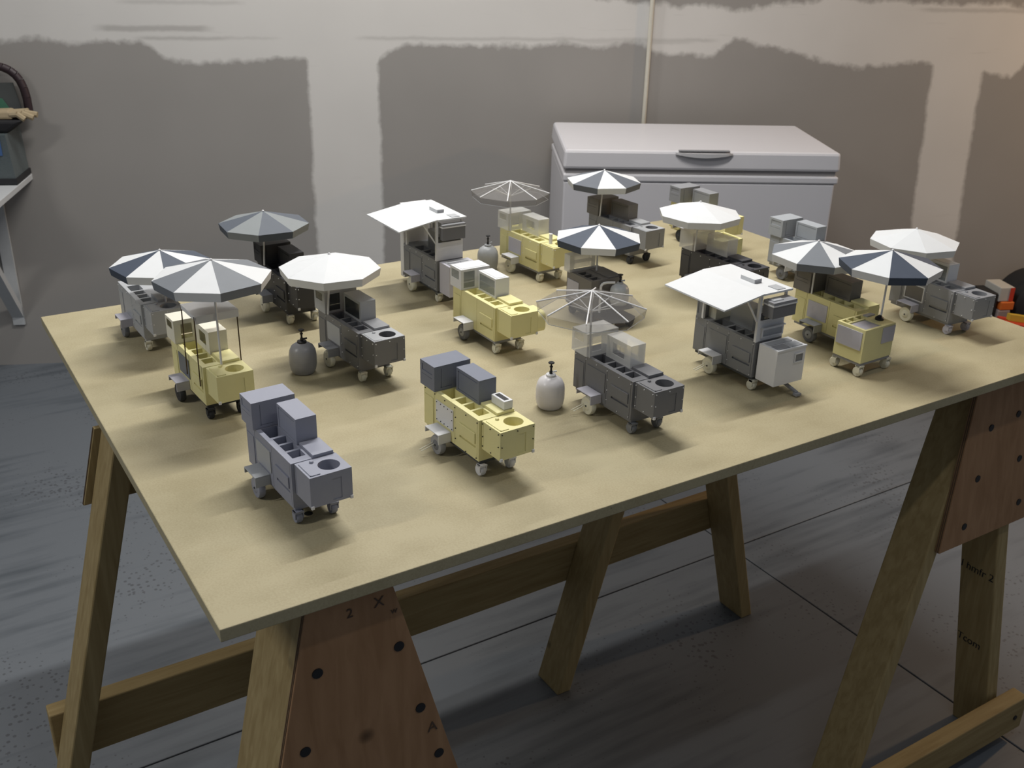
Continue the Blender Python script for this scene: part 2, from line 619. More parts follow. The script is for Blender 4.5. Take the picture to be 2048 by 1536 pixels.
def wp(s, h, d):
    return wu * s + wn * d + Vector((0, 0, h))


MB().slab([wp(-1.3, SH - 0.022, 0.001), wp(-1.3, SH - 0.022, 0.46), wp(0.14, SH - 0.022, 0.46), wp(0.14, SH - 0.022, 0.001)], (0, 0, 0.022)).build('shelf_board', SW, sf, bevel=0.002)
for sc in (-0.005, -1.05):
    bm_ = MB()
    for (d0, h0), (d1, h1) in (((0.004, 0.20), (0.40, SH - 0.023)),):
        q = [wp(sc - 0.022, h0, d0), wp(sc + 0.022, h0, d0), wp(sc + 0.022, h0 + 0.05, d0), wp(sc - 0.022, h0 + 0.05, d0)]
        r_ = [wp(sc - 0.022, h1 - 0.05, d1), wp(sc + 0.022, h1 - 0.05, d1), wp(sc + 0.022, h1, d1), wp(sc - 0.022, h1, d1)]
        bm_.add(q + r_, [(0, 3, 2, 1), (4, 5, 6, 7), (0, 1, 5, 4), (1, 2, 6, 5), (2, 3, 7, 6), (3, 0, 4, 7)])
    bm_.build('brace', SW, sf)
    MB().slab([wp(sc - 0.022, 0.18, 0.001), wp(sc + 0.022, 0.18, 0.001), wp(sc + 0.022, SH - 0.023, 0.001), wp(sc - 0.022, SH - 0.023, 0.001)], wn * 0.012).build('wall_cleat', SW, sf)

tub = thing('plastic_tub', 'grey-blue translucent plastic tub standing on the white wall shelf', 'tub', onwall(0, SH + 0.0005, 0.10))
tm = MB()
b0 = [wp(-0.30, 0, -0.09), wp(0.135, 0, -0.09), wp(0.135, 0, 0.09), wp(-0.30, 0, 0.09)]
t0 = [wp(-0.31, 0.185, -0.095), wp(0.125, 0.185, -0.095), wp(0.125, 0.185, 0.10), wp(-0.31, 0.185, 0.10)]
tm.add(b0 + t0, [(0, 3, 2, 1), (0, 1, 5, 4), (1, 2, 6, 5), (2, 3, 7, 6), (3, 0, 4, 7), (4, 5, 6, 7)])
tm.build('tub_wall', sheer('tub_plastic', (0.095, 0.115, 0.12), 0.86, 0.35), tub)
MB().slab([wp(-0.31, 0.004, -0.095), wp(0.139, 0.004, -0.095), wp(0.139, 0.004, 0.097), wp(-0.31, 0.004, 0.097)], (0, 0, 0.020)).build('base_rim', plain('black_plastic', (0.014, 0.014, 0.016), 0.5), tub)
MB().slab([wp(-0.02, 0.11, 0.0975), wp(0.105, 0.11, 0.0975), wp(0.105, 0.180, 0.1015), wp(-0.02, 0.180, 0.1015)], wn * 0.003).build('blue_label', plain('label_blue', (0.05, 0.11, 0.26), 0.5), tub)

bag = thing('tool_bag', 'black tool bag with an arched dark handle on top of the tub', 'bag', onwall(0, SH + 0.1865, 0.10))
bb = MB()
bb.hexa([wp(-0.30, 0, -0.07), wp(0.125, 0, -0.07), wp(0.125, 0, 0.07), wp(-0.30, 0, 0.07)],
        [wp(-0.30, 0.045, -0.075), wp(0.185, 0.045, -0.075), wp(0.185, 0.045, 0.075), wp(-0.30, 0.045, 0.075)])
bb.build('pouch', plain('bag_black', (0.012, 0.012, 0.014), 0.8), bag, bevel=0.010)
arch = []
for i in range(17):
    a = math.pi * i / 16
    arch.append(wp(0.015 + 0.165 * math.copysign(abs(math.cos(a)) ** 0.55, math.cos(a)), 0.04 + 0.185 * math.sin(a) ** 0.6, -0.055))
MB().tubepath(arch, 0.015, 10).build('handle', plain('handle_oxblood', (0.020, 0.010, 0.013), 0.5), bag, smooth=True)
MB().slab([wp(-0.14, 0.045, -0.070), wp(0.155, 0.045, -0.070), wp(0.135, 0.16, -0.070), wp(-0.13, 0.16, -0.070)], wn * 0.006).build('back_flap', plain('pocket_grey', (0.07, 0.075, 0.075), 0.8), bag)
MB().slab([wp(0.02, 0.07, -0.060), wp(0.11, 0.07, -0.060), wp(0.09, 0.105, -0.060), wp(0.03, 0.105, -0.060)], wn * 0.006).build('green_patch', plain('patch_green', (0.045, 0.14, 0.09), 0.7), bag)

gl = thing('work_glove', 'tan work glove lying across the black tool bag', 'glove', onwall(0, SH + 0.2330, 0.10))
TAN = plain('glove_tan', (0.30, 0.24, 0.15), 0.8, 0.15, 40)
g = MB()
g.hexa([wp(-0.20, 0, -0.02), wp(0.15, 0, -0.02), wp(0.15, 0, 0.060), wp(-0.20, 0, 0.060)],
       [wp(-0.20, 0.022, -0.015), wp(0.14, 0.032, -0.015), wp(0.14, 0.032, 0.055), wp(-0.20, 0.022, 0.055)])
g.build('palm', TAN, gl, bevel=0.008)
for k, (dd, ln, dz) in enumerate(((-0.012, 0.05, 0.004), (0.010, 0.085, -0.006), (0.030, 0.075, -0.014), (0.050, 0.05, -0.016))):
    MB().tubepath([wp(0.14, 0.016, dd), wp(0.14 + ln * 0.5, 0.018, dd + 0.002), wp(0.14 + ln, 0.016 + dz, dd + 0.004)], 0.0110, 8).build('finger', TAN, gl, smooth=True)

# ================================================================== CLUTTER BY THE WALL AT RIGHT
dk = plain('rubber_black', (0.010, 0.010, 0.011), 0.7)
RED, ORG, YEL = plain('print_red', (0.42, 0.035, 0.015), 0.5), plain('print_orange', (0.50, 0.12, 0.02), 0.5), plain('print_yellow', (0.50, 0.33, 0.04), 0.5)
WHB = plain('carton_white', (0.38, 0.37, 0.34), 0.6)
ty = thing('duffel_bag', 'big round black bag slumped on the floor by the wall at right', 'bag', onwall(4.455, 0, 0.15), 90 - WANG)
bgm = MB()
bgm.lathe([(0.02, -0.12), (0.11, -0.115), (0.158, -0.08), (0.166, 0), (0.158, 0.08), (0.11, 0.115), (0.02, 0.12)], 28, (0, 0, 0.166), axis='y')
bgm.build('bag_body', dk, ty, smooth=True)
MB().tubepath([(-0.08, -0.06, 0.30), (-0.05, -0.065, 0.36), (0.05, -0.065, 0.36), (0.08, -0.06, 0.30)], 0.012, 8).build('carry_strap', dk, ty, smooth=True)


def carton(name, label, cat, s0, s1, d0, d1, z, h_, m_, extra=None):
    """a box against the wall between wall stations s0..s1 and d0..d1 in front of it"""
    w_, dp = s1 - s0, d1 - d0
    t = thing(name, label, cat, onwall((s0 + s1) / 2, z, (d0 + d1) / 2), 90 - WANG)
    box(-w_ / 2, w_ / 2, -dp / 2, dp / 2, 0, h_).build('carton', m_, t, bevel=0.004)
    if extra:
        x0, x1, za, zb_, m2 = extra
        box(x0, x1, -dp / 2 - 0.0035, -dp / 2 - 0.0005, za, zb_).build('printed_panel', m2, t)
    return t


carton('storage_crate', 'grey crate under the small boxes beside the black bag', 'crate', 4.12, 4.280, 0.10, 0.27, 0, 0.130, plain('crate_grey', (0.20, 0.18, 0.18), 0.7))
carton('pink_box', 'small pinkish box on the grey crate under the orange box', 'box', 4.212, 4.270, 0.12, 0.26, 0.1305, 0.056, plain('box_pink', (0.26, 0.21, 0.20), 0.7))
carton('orange_box', 'small orange box lying under the white and red carton', 'box', 4.218, 4.282, 0.12, 0.26, 0.1870, 0.038, ORG)
carton('white_carton', 'white carton with red end standing on the orange box', 'carton', 4.205, 4.275, 0.13, 0.25, 0.2255, 0.066, WHB, (0.014, 0.034, 0.002, 0.064, RED))
carton('dark_case', 'small black case standing left of the white and red carton', 'case', 4.150, 4.200, 0.13, 0.25, 0.1305, 0.135, dk)
lv = thing('tool_case', 'red case with yellow strip on the floor before the black bag', 'tool case', onwall(4.30, 0.0, 0.35), 90 - WANG)
MB().hexa([(-0.14, -0.05, 0), (0.14, -0.05, 0), (0.14, 0.05, 0), (-0.14, 0.05, 0)], [(-0.12, -0.05, 0.180), (0.14, -0.05, 0.135), (0.14, 0.05, 0.135), (-0.12, 0.05, 0.180)]).build('case_shell', RED, lv, bevel=0.004)
MB().hexa([(-0.10, -0.012, 0.1775), (0.08, -0.012, 0.1465), (0.08, 0.012, 0.1465), (-0.10, 0.012, 0.1775)], [(-0.10, -0.012, 0.2065), (0.08, -0.012, 0.1755), (0.08, 0.012, 0.1755), (-0.10, 0.012, 0.2065)]).build('yellow_strip', YEL, lv)

# ================================================================== TABLE: BOARD, SAWHORSES, STRETCHER
TW, TL = 1.22, 1.83
tb = box(0, TW, 0, TL, -0.019, 0).build('table_board', fibreboard(), None, bevel=0.0015)
tb.location = (0, 0, TT)
tag(tb, 'large tan fibreboard sheet laid over the sawhorses as a table', 'table')

MB().lathe([(0.0062, 0.00015), (0.0062, 0.0003)], 20, (1.0217, 0.1920, 0)).build('painted_hole', plain('hole_black', (0.006, 0.006, 0.006), 0.8), tb)  # flat black disc: the darkness inside a small hole, painted on the board
PINE = wood('pine', (0.270, 0.195, 0.085), (0.355, 0.270, 0.130), (1, 1, 14))
PINEH = wood('pine_lengthwise', (0.265, 0.185, 0.078), (0.345, 0.255, 0.118), (1, 14, 1))
PLY = wood('plywood_red', (0.270, 0.150, 0.075), (0.340, 0.198, 0.105), (1, 1, 6), 8)
PLYE = wood('plywood_edge', (0.16, 0.11, 0.06), (0.33, 0.24, 0.13), (1, 60, 60), 10)
BOLT = plain('bolt_black', (0.012, 0.012, 0.014), 0.5)


def leg(parent, xt, yt, zt, xb2, yb2, dirx, mat=PINE, wy=0.038, dx=0.089):
    """leg of 2x4: front/outer narrow face at x, broad faces towards +-Y"""
    a = lambda x, y, z: [(x, y, z), (x + dirx * dx, y, z), (x + dirx * dx, y + wy, z), (x, y + wy, z)]
    bo, to = a(xb2, yb2, 0.0), a(xt, yt, zt)
    if dirx < 0:
        bo = [bo[1], bo[0], bo[3], bo[2]]
        to = [to[1], to[0], to[3], to[2]]
    return MB().hexa(bo, to).build('leg', mat, parent, bevel=0.003)


ZT = TT - 0.0195


def ylin(y1, z1_, y2, z2_, z):
    return y1 + (y2 - y1) * (z - z1_) / (z2_ - z1_)


def gusset(parent, xo, tilt, pts, zlo, bolts, thick=0.012, mat=None):
    """plywood gusset on the outer face of an A frame; pts: left/right edge lines; layered edges"""
    (yl1, zl1, yl2, zl2), (yr1, zr1, yr2, zr2) = pts
    zh = ZT - 0.004
    X = lambda z: xo + tilt * (ZT - z)
    ps = [(X(zlo), ylin(yl1, zl1, yl2, zl2, zlo), zlo), (X(zlo), ylin(yr1, zr1, yr2, zr2, zlo), zlo),
          (X(zh), ylin(yr1, zr1, yr2, zr2, zh), zh), (X(zh), ylin(yl1, zl1, yl2, zl2, zh), zh)]
    sg = 1 if thick > 0 else -1
    gs = MB().slab([(p[0] + sg * 0.0005, p[1], p[2]) for p in ps], (thick, 0, 0)).build('gusset', mat or PLY, parent, bevel=0.001)
    # darker veneer cores show along the slanted edge
    vm_ = MB()
    for k in range(2):
        o_ = thick * (0.28 + 0.34 * k)
        a, b_ = ps[0], ps[3]
        vm_.slab([(a[0] + o_, a[1] - 0.0008, a[2]), (a[0] + o_ + thick * 0.16, a[1] - 0.0008, a[2]),
                  (b_[0] + o_ + thick * 0.16, b_[1] - 0.0008, b_[2]), (b_[0] + o_, b_[1] - 0.0008, b_[2])], (0, 0.0012, 0))
    vm_.build('veneer_core', plain('veneer_dark', (0.10, 0.065, 0.035), 0.8), gs)
    for by, bz in bolts:
        x_ = X(bz) + thick
        MB().rod((x_, by, bz), (x_ + sg * 0.0018, by, bz), 0.0078, 14).build('bolt', BOLT, gs)
    return gs


Zr = lambda z: TT + z
# left sawhorse -------------------------------------------------------------
h1 = thing('sawhorse', 'pine sawhorse with plywood gusset under the near left table corner', 'sawhorse', (0, 0, 0), 0, 'sawhorses under the table')
XN = 1.180
TI = 0.06
Xn = lambda z: XN + TI * (ZT - z)
for y1, z1_, y2, z2_ in ((0.1256, -.1361, 0.0971, -.2562), (0.2466, -.1391, 0.2756, -.2628)):
    yt_, yb2 = ylin(y1, Zr(z1_), y2, Zr(z2_), ZT) - 0.019, ylin(y1, Zr(z1_), y2, Zr(z2_), 0) - 0.019
    leg(h1, Xn(ZT), yt_, ZT, Xn(0), yb2, -1, dx=0.165 if y1 < 0.2 else 0.089)
gusset(h1, XN, TI, ((0.116, Zr(-.042), 0.062, Zr(-.271)), (0.244, Zr(-.045), 0.336, Zr(-.407))), Zr(-0.43),
       [(0.163, Zr(-.0295)), (0.214, Zr(-.0295)), (0.2455, Zr(-.136)), (0.1256, Zr(-.133)), (0.2735, Zr(-.252)), (0.0985, Zr(-.250)), (0.300, Zr(-.345)), (0.075, Zr(-.36))])
yl_t, yl_b = ylin(-0.0428, Zr(-.2057), -0.1533, Zr(-.638), ZT), ylin(-0.0428, Zr(-.2057), -0.1533, Zr(-.638), 0)
leg(h1, 0.635, yl_t, ZT, 0.635, yl_b, -1)
yc1 = yl_t + 0.06
leg(h1, 0.635, yc1 + 0.045, ZT, 0.635, 2 * yc1 - yl_b - 0.03, -1)
gusset(h1, 0.546, 0, ((yl_t - 0.012, ZT, yl_t - 0.012 - 0.2556 * 0.40, ZT - .40), (yc1 + 0.085, ZT, yc1 + 0.20, Zr(-.40))), Zr(-.165),
       [(yl_t + 0.008, Zr(-.04)), (yl_t - 0.004, Zr(-.09)), (yl_t - 0.016, Zr(-.14))], thick=-0.012, mat=PINE)
MB().hexa([(0.56, yc1 - 0.010, ZT - 0.088), (1.165, 0.160, ZT - 0.088), (1.165, 0.198, ZT - 0.088), (0.56, yc1 + 0.028, ZT - 0.088)],
          [(0.56, yc1 - 0.010, ZT), (1.165, 0.160, ZT), (1.165, 0.198, ZT), (0.56, yc1 + 0.028, ZT)]).build('beam', PINEH, h1)

# right sawhorse ------------------------------------------------------------
h2 = thing('sawhorse', 'pine sawhorse with stamped leg and plywood gusset at the right edge', 'sawhorse', (0, 0, 0), 0, 'sawhorses under the table')
XR = 1.150
TR_ = 0.125
Xr = lambda z: XR + TR_ * (ZT - z)
# leg lines: (y at gusset bolt) -> (y near the rail)
L1 = (1.560, Zr(-.30), 1.262, Zr(-.764))
L2 = (1.742, Zr(-.30), 1.702, Zr(-.796))
leg(h2, Xr(ZT), ylin(*L1, ZT) * 0 + 1.600, ZT, Xr(0), 1.205, -1)
leg2 = leg(h2, Xr(ZT), 1.660, ZT, Xr(0), 1.725, -1)
gusset(h2, XR, TR_, ((1.555, ZT, 1.468, Zr(-.385)), (1.725, ZT, 1.83, Zr(-.385))), Zr(-.385),
       [(1.600, Zr(-.14)), (1.572, Zr(-.245)), (1.543, Zr(-.345)), (1.712, Zr(-.235)), (1.728, Zr(-.34)), (1.690, Zr(-.13))])
MB().hexa([(Xr(0.03) + 0.0005, 1.19, 0.028), (Xr(0.03) + 0.0385, 1.19, 0.028), (Xr(0.03) + 0.0385, 1.80, 0.028), (Xr(0.03) + 0.0005, 1.80, 0.028)],
          [(Xr(0.03) + 0.0005, 1.19, 0.117), (Xr(0.03) + 0.0385, 1.19, 0.117), (Xr(0.03) + 0.0385, 1.80, 0.117), (Xr(0.03) + 0.0005, 1.80, 0.117)]).build('rail', PINEH, h2, bevel=0.003)
MB().rod((Xr(0.03) + 0.038, 1.765, 0.07), (Xr(0.03) + 0.041, 1.765, 0.07), 0.006, 10).build('bolt', BOLT, h2)
ya_, za_, yb3, zb3 = 1.0624, Zr(-.4869), 0.932, Zr(-.9577)
leg(h2, 0.635, ylin(ya_, za_, yb3, zb3, ZT), ZT, 0.635, ylin(ya_, za_, yb3, zb3, 0), -1)
ya2, za2, yb4, zb4 = 1.4252, Zr(-.4895), 1.5461, Zr(-.9518)
leg(h2, 0.635, ylin(ya2, za2, yb4, zb4, ZT), ZT, 0.635, ylin(ya2, za2, yb4, zb4, 0), -1)
MB().hexa([(0.56, 1.225, ZT - 0.088), (1.15, 1.615, ZT - 0.088), (1.15, 1.655, ZT - 0.088), (0.56, 1.265, ZT - 0.088)],
          [(0.56, 1.225, ZT), (1.15, 1.615, ZT), (1.15, 1.655, ZT), (0.56, 1.265, ZT)]).build('beam', PINEH, h2)
# stamped marks on the broad face of the rear-right leg
STAMP = plain('stamp_ink', (0.012, 0.012, 0.014), 0.8)


def stamp(txt, loc, rot, size, parent, mat, label, name='stamp'):
    cu = bpy.data.curves.new(name, 'FONT')
    cu.body = txt
    cu.size = size
    cu.extrude = 0.0002
    o = bpy.data.objects.new('tmp', cu)
    COL.objects.link(o)
    bpy.context.view_layer.update()
    me = o.to_mesh().copy()
    COL.objects.unlink(o)
    bpy.data.objects.remove(o)
    me.materials.append(mat)
    so = bpy.data.objects.new(name, me)
    COL.objects.link(so)
    so.rotation_euler = rot
    so.location = loc
    so.parent = parent
    so['label'] = label


for tx, z in (('I hmfr 2', Zr(-.535)), ('Tcom', Zr(-.725))):
    yy = 1.660 + (1.725 - 1.660) * (ZT - z) / ZT
    stamp(tx, (Xr(z) - 0.088, yy - 0.0010, z), (math.radians(90), 0, 0), 0.026, h2, STAMP, 'black ink lumber stamp')
PENCIL = plain('pencil_grey', (0.075, 0.05, 0.035), 0.8)
for tx, yy, z, sz in (('X', 0.212, Zr(-.062), 0.022), ('2', 0.172, Zr(-.064), 0.020), ('w', 0.236, Zr(-.080), 0.014), ('A', 0.283, Zr(-.300), 0.024)):
    stamp(tx, (Xn(z) + 0.0135, yy, z), (math.radians(90 - 3.4), 0, math.radians(90)), sz, h1, PENCIL, 'faint pencil mark', 'pencil_mark')

# long stretcher board behind the rear legs
sb = MB().hexa([(0.508, -0.165, Zr(-.700)), (0.5455, -0.165, Zr(-.700)), (0.5455, 1.52, Zr(-.688)), (0.508, 1.52, Zr(-.688))],
               [(0.508, -0.165, Zr(-.583)), (0.5455, -0.165, Zr(-.583)), (0.5455, 1.52, Zr(-.590)), (0.508, 1.52, Zr(-.590))]).build('stretcher_board', PINEH, None, bevel=0.003)
tag(sb, 'long pine board fixed low across the rear legs of both sawhorses', 'board')

# ================================================================== MODEL FOOD CARTS
WHITE = plain('styrene_white', (0.66, 0.66, 0.67), 0.5, 0.02)
CREAM = plain('resin_cream', (0.68, 0.66, 0.54), 0.5, 0.03)
LAV = plain('card_lavender', (0.45, 0.44, 0.49), 0.6, 0.02)
GREYL = plain('paint_lavender_grey', (0.262, 0.272, 0.330), 0.55, 0.04)
DGREY = plain('paint_dark_grey', (0.152, 0.153, 0.162), 0.5, 0.04)
MGREY = plain('paint_mid_grey', (0.190, 0.195, 0.205), 0.5, 0.04)
LGREY = plain('paint_light_grey', (0.36, 0.37, 0.385), 0.55, 0.03)
BGREY = plain('paint_blue_grey', (0.165, 0.178, 0.225), 0.55, 0.04)
SGREY = plain('paint_silver_grey', (0.245, 0.250, 0.265), 0.42, 0.04)
TAUPE = plain('paint_taupe_grey', (0.165, 0.155, 0.145), 0.5, 0.05)
BLACKP = plain('paint_black', (0.040, 0.040, 0.044), 0.5, 0.05)
CHAR = plain('paint_charcoal', (0.060, 0.060, 0.068), 0.5, 0.05)
YELW = plain('resin_yellow', (0.690, 0.642, 0.325), 0.5, 0.03)
RUB = plain('tyre_grey', (0.16, 0.165, 0.18), 0.7)
RUBD = plain('tyre_dark', (0.030, 0.032, 0.036), 0.7)
CHAS = plain('chassis_dark', (0.050, 0.055, 0.060), 0.6)
BLK = plain('plastic_black', (0.010, 0.010, 0.012), 0.5)
NAVY = plain('canopy_navy', (0.045, 0.058, 0.085), 0.6, 0.08)
CGRY = plain('canopy_grey', (0.150, 0.162, 0.180), 0.6, 0.05)
CLGR = plain('canopy_light_grey', (0.185, 0.200, 0.205), 0.6, 0.04)
CBLU = plain('canopy_slate', (0.072, 0.084, 0.105), 0.6, 0.05)
CWHT = plain('canopy_white', (0.60, 0.61, 0.62), 0.6, 0.03)
FROST = sheer('acrylic_frosted', (0.80, 0.80, 0.78), 0.40, 0.35)
CLEAR = sheer('acrylic_clear', (0.24, 0.23, 0.22), 0.19, 0.10)
GLASS = sheer('pane_glass', (0.42, 0.45, 0.45), 0.40, 0.08)
DGLASS = sheer('pane_smoked', (0.06, 0.065, 0.07), 0.75, 0.15)
BROWN = plain('rod_brown', (0.065, 0.040, 0.015), 0.6)
GC = 'model food carts on the table'

WELLS = [(-.122, -.088, .003, .027, .022), (-.083, -.063, .005, .025, .014), (-.0585, -.0385, .005, .025, .014), (-.034, -.014, .005, .025, .014)]


def wheel(par, u, v, r, th, mt, hubm, name='wheel'):
    o = MB().lathe([(r * .55, -th / 2), (r * .92, -th / 2), (r, -th * .28), (r, th * .28), (r * .92, th / 2), (r * .55, th / 2)], 24, (u, v, r), axis='y').build(name, mt, par, smooth=True)
    MB().lathe([(r * .12, -th / 2 - .0012), (r * .50, -th / 2 - .0004), (r * .58, -th / 2 + .0008), (r * .58, th / 2 - .0008), (r * .50, th / 2 + .0004), (r * .12, th / 2 + .0012)], 20, (u, v, r), axis='y').build('hub', hubm, o, smooth=True)
    MB().rod((u, v - th / 2 - .0022, r), (u, v + th / 2 + .0022, r), r * .10, 8).build('axle', CHAS if hubm is not CHAS else WHITE, o)
    return o


def caster(par, u, v, mt, ztop=.0205, forkm=None):
    fk = forkm or mt
    o = MB()
    o.box(u - .0045, u + .0045, v - .0068, v - .0052, .009, ztop)
    o.box(u - .0045, u + .0045, v + .0052, v + .0068, .009, ztop)
    o.box(u - .0055, u + .0055, v - .0068, v + .0068, ztop - .003, ztop)
    c = o.build('caster', fk, par)
    MB().lathe([(.004, -.0046), (.0085, -.0046), (.0095, -.003), (.0095, .003), (.0085, .0046), (.004, .0046)], 20, (u - .003, v, .0095), axis='y').build('caster_wheel', mt, c, smooth=True)
    return c


def shell(par, name, u0, u1, v0, v1, z0, z1, mt, wl=None, wf=None, th=.0012, pane=None, topm=None, shelf=None, wb=None):
    """hollow box of thin sheets; wl = window in the left side, wf = window in the front (+u) face"""
    def frame(mb, axis, pos, a0, a1, b0, b1, hole):
        def bx(p, q, r_, s_):
            if q - p <= 1e-6 or s_ - r_ <= 1e-6:
                return
            if axis == 'v':
                mb.box(p, q, pos, pos + th, r_, s_)
            else:
                mb.box(pos, pos + th, p, q, r_, s_)
        if hole is None:
            bx(a0, a1, b0, b1)
        else:
            h0, h1_, k0, k1 = hole
            bx(a0, a1, b0, k0)
            bx(a0, a1, k1, b1)
            bx(a0, h0, k0, k1)
            bx(h1_, a1, k0, k1)
    mb = MB()
    frame(mb, 'v', v0, u0, u1, z0, z1 - th, wl)
    frame(mb, 'v', v1 - th, u0, u1, z0, z1 - th, wb)
    frame(mb, 'u', u1 - th, v0 + th, v1 - th, z0, z1 - th, wf)
    frame(mb, 'u', u0, v0 + th, v1 - th, z0, z1 - th, None)
    mb.box(u0, u1, v0, v1, z1 - th, z1)
    o = mb.build(name, mt, par)
    if pane:
        if wl:
            MB().box(wl[0], wl[1], v0 + .0003, v0 + .0008, wl[2], wl[3]).build('pane', pane, o)
        if wf:
            MB().box(u1 - .0008, u1 - .0003, wf[0], wf[1], wf[2], wf[3]).build('pane', pane, o)
    if shelf:
        MB().box(u0 + th, u1 - th, v0 + th, v1 - th, shelf, shelf + .001).build('shelf', mt, o)
    if topm:
        MB().box(u0 + .005, u1 - .005, v0 + .005, v1 - .005, z1 + .0001, z1 + .0006).build('top_panel', topm, o)
    return o


RB = (-.168, -.124, -.008, .060, .0965, .139)
LB = (-.113, -.047, .0265, .0585, .0965, .1365)


def boxes(par, kind, mt, rear=True, long=True):
    if kind == 'solid':
        if rear:
            MB().pitbox(*RB, left=[(-.162, -.131, .123, .134, .0010), (-.163, -.131, .1165, .1172, .0010)],
                        front=[(.004, .0055, .101, .134, .0008), (.004, .024, .101, .1022, .0008)]).build('rear_box', mt, par)
        if long:
            MB().pitbox(*LB, left=[(-.108, -.1065, .1005, .132, .0008), (-.108, -.052, .1005, .1018, .0008), (-.108, -.052, .1305, .132, .0008)]).build('long_box', mt, par)
    elif kind == 'frost':
        shell(par, 'rear_box', *RB, mt, wl=(-.161, -.134, .120, .134), wf=(.004, .024, .104, .131), wb=(-.161, -.134, .120, .134))
        shell(par, 'long_box', *LB, mt, wl=(-.096, -.064, .107, .128), wb=(-.096, -.064, .107, .128))
    elif kind == 'frost_closed':
        shell(par, 'rear_box', *RB, mt)
        shell(par, 'long_box', *LB, mt)
    elif kind == 'display':
        shell(par, 'rear_box', *RB, mt, wl=(-.163, -.133, .116, .134), wf=(-.002, .024, .100, .134), pane=GLASS, shelf=.117, topm=CWHT)
        shell(par, 'long_box', *LB, mt, wl=(-.109, -.051, .100, .132), pane=GLASS, shelf=.1165, topm=CWHT)
    elif kind == 'smoked':
        shell(par, 'rear_box', *RB, mt, wl=(-.161, -.134, .119, .134), wf=(-.001, .024, .101, .134), pane=DGLASS)
        shell(par, 'long_box', *LB, mt, wl=(-.108, -.052, .101, .131), pane=DGLASS)


def screws(par, mt, cab=True):
    mb = MB()
    r = .0009
    for u, z in ((-.158, .091), (-.128, .091), (-.098, .091), (-.068, .091), (-.036, .091), (-.004, .091), (-.066, .075), (-.066, .056), (-.066, .038), (-.006, .030), (-.036, .028)):
        mb.rod((u, -.0042, z), (u, -.0056, z), r, 8)
    if cab:
        for u, z in ((.003, .091), (.024, .091), (.046, .091), (.004, .070), (.004, .054), (.046, .070), (.026, .052)):
            mb.rod((u, .0008, z), (u, -.0005, z), r, 8)
        for v, z in ((.004, .091), (.032, .091), (.061, .091), (.004, .070), (.061, .070)):
            mb.rod((.0502, v, z), (.0514, v, z), r, 8)
    o = mb.build('screws', mt, par)
    o['kind'] = 'stuff'
    return o


def fender_and_wheels(par, fm, wm, hm, cm, cfork=None):
    f = MB()
    f.box(-.122, -.080, -.0275, -.0042, .0410, .0428)
    f.box(-.0818, -.080, -.0275, -.0042, .0258, .0410)
    f.box(-.122, -.1205, -.0275, -.0042, .0330, .0410)
    f.build('fender', fm, par, bevel=.0004)
    MB().box(-.122, -.080, .0622, .0850, .0410, .0428).box(-.0818, -.080, .0622, .0850, .0258, .0410).build('fender', fm, par)
    wheel(par, -.0985, -.0165, .0168, .010, wm, hm)
    wheel(par, -.0985, .0740, .0168, .010, wm, hm)
    caster(par, 0.0, .0020, cm, forkm=cfork)
    caster(par, .0030, .0545, cm, forkm=cfork)


def cabinet(par, mt, hole=True, bump=True, topm=None):
    mb = MB().pitbox(.0002, .050, .001, .064, .048, .095, front=[(.034, .048, .052, .085, .0010)], left=[(.004, .0048, .050, .093, .0008)], skip_top=True)
    mb.ring_top(.0002, .050, .001, .064, .095, .0270, .0405, .0155, .026)
    c = mb.build('front_cabinet', mt, par)
    MB().box(.006, .046, .0045, .0058, .0951, .0962).box(.0447, .046, .0045, .0190, .0951, .0962).build('counter_trim', topm or mt, c)
    MB().lathe([(.0030, .0), (.0030, .0018), (.0022, .0028), (.0010, .0028)], 14, (.0095, .0225, .0951)).build('cap', topm or mt, c)
    if topm:
        MB().ring_top(.0010, .0495, .0015, .0635, .0956, .0270, .0405, .0155, .0006, floor=False).build('counter_plate', topm, c)
    if bump:
        for v in (.0032, .0618):
            MB().box(.0478, .0520, v - .0022, v + .0022, .0465, .0515).build('bumper', WHITE, c, bevel=.0006)
    return c


def base_body(par, mt, left_extra=(), wells=True):
    pits = [(-.131, -.1300, .028, .0955, .0012), (-.069, -.0682, .028, .0955, .0008), (-.055, -.009, .0455, .0492, .0035), (-.0050, -.0042, .028, .0955, .0012)] + list(left_extra)
    b = MB().pitbox(-.163, .0, -.004, .062, .0262, .096, top=WELLS if wells else (), left=pits).build('body', mt, par)
    # rear door, drawer, chassis, lid
    MB().box(-.160, -.134, -.0050, -.0041, .030, .081).build('rear_door', mt, par)
    MB().box(-.055, -.009, -.0062, -.0041, .0530, .0710).build('drawer', mt, par, bevel=.0004)
    return b


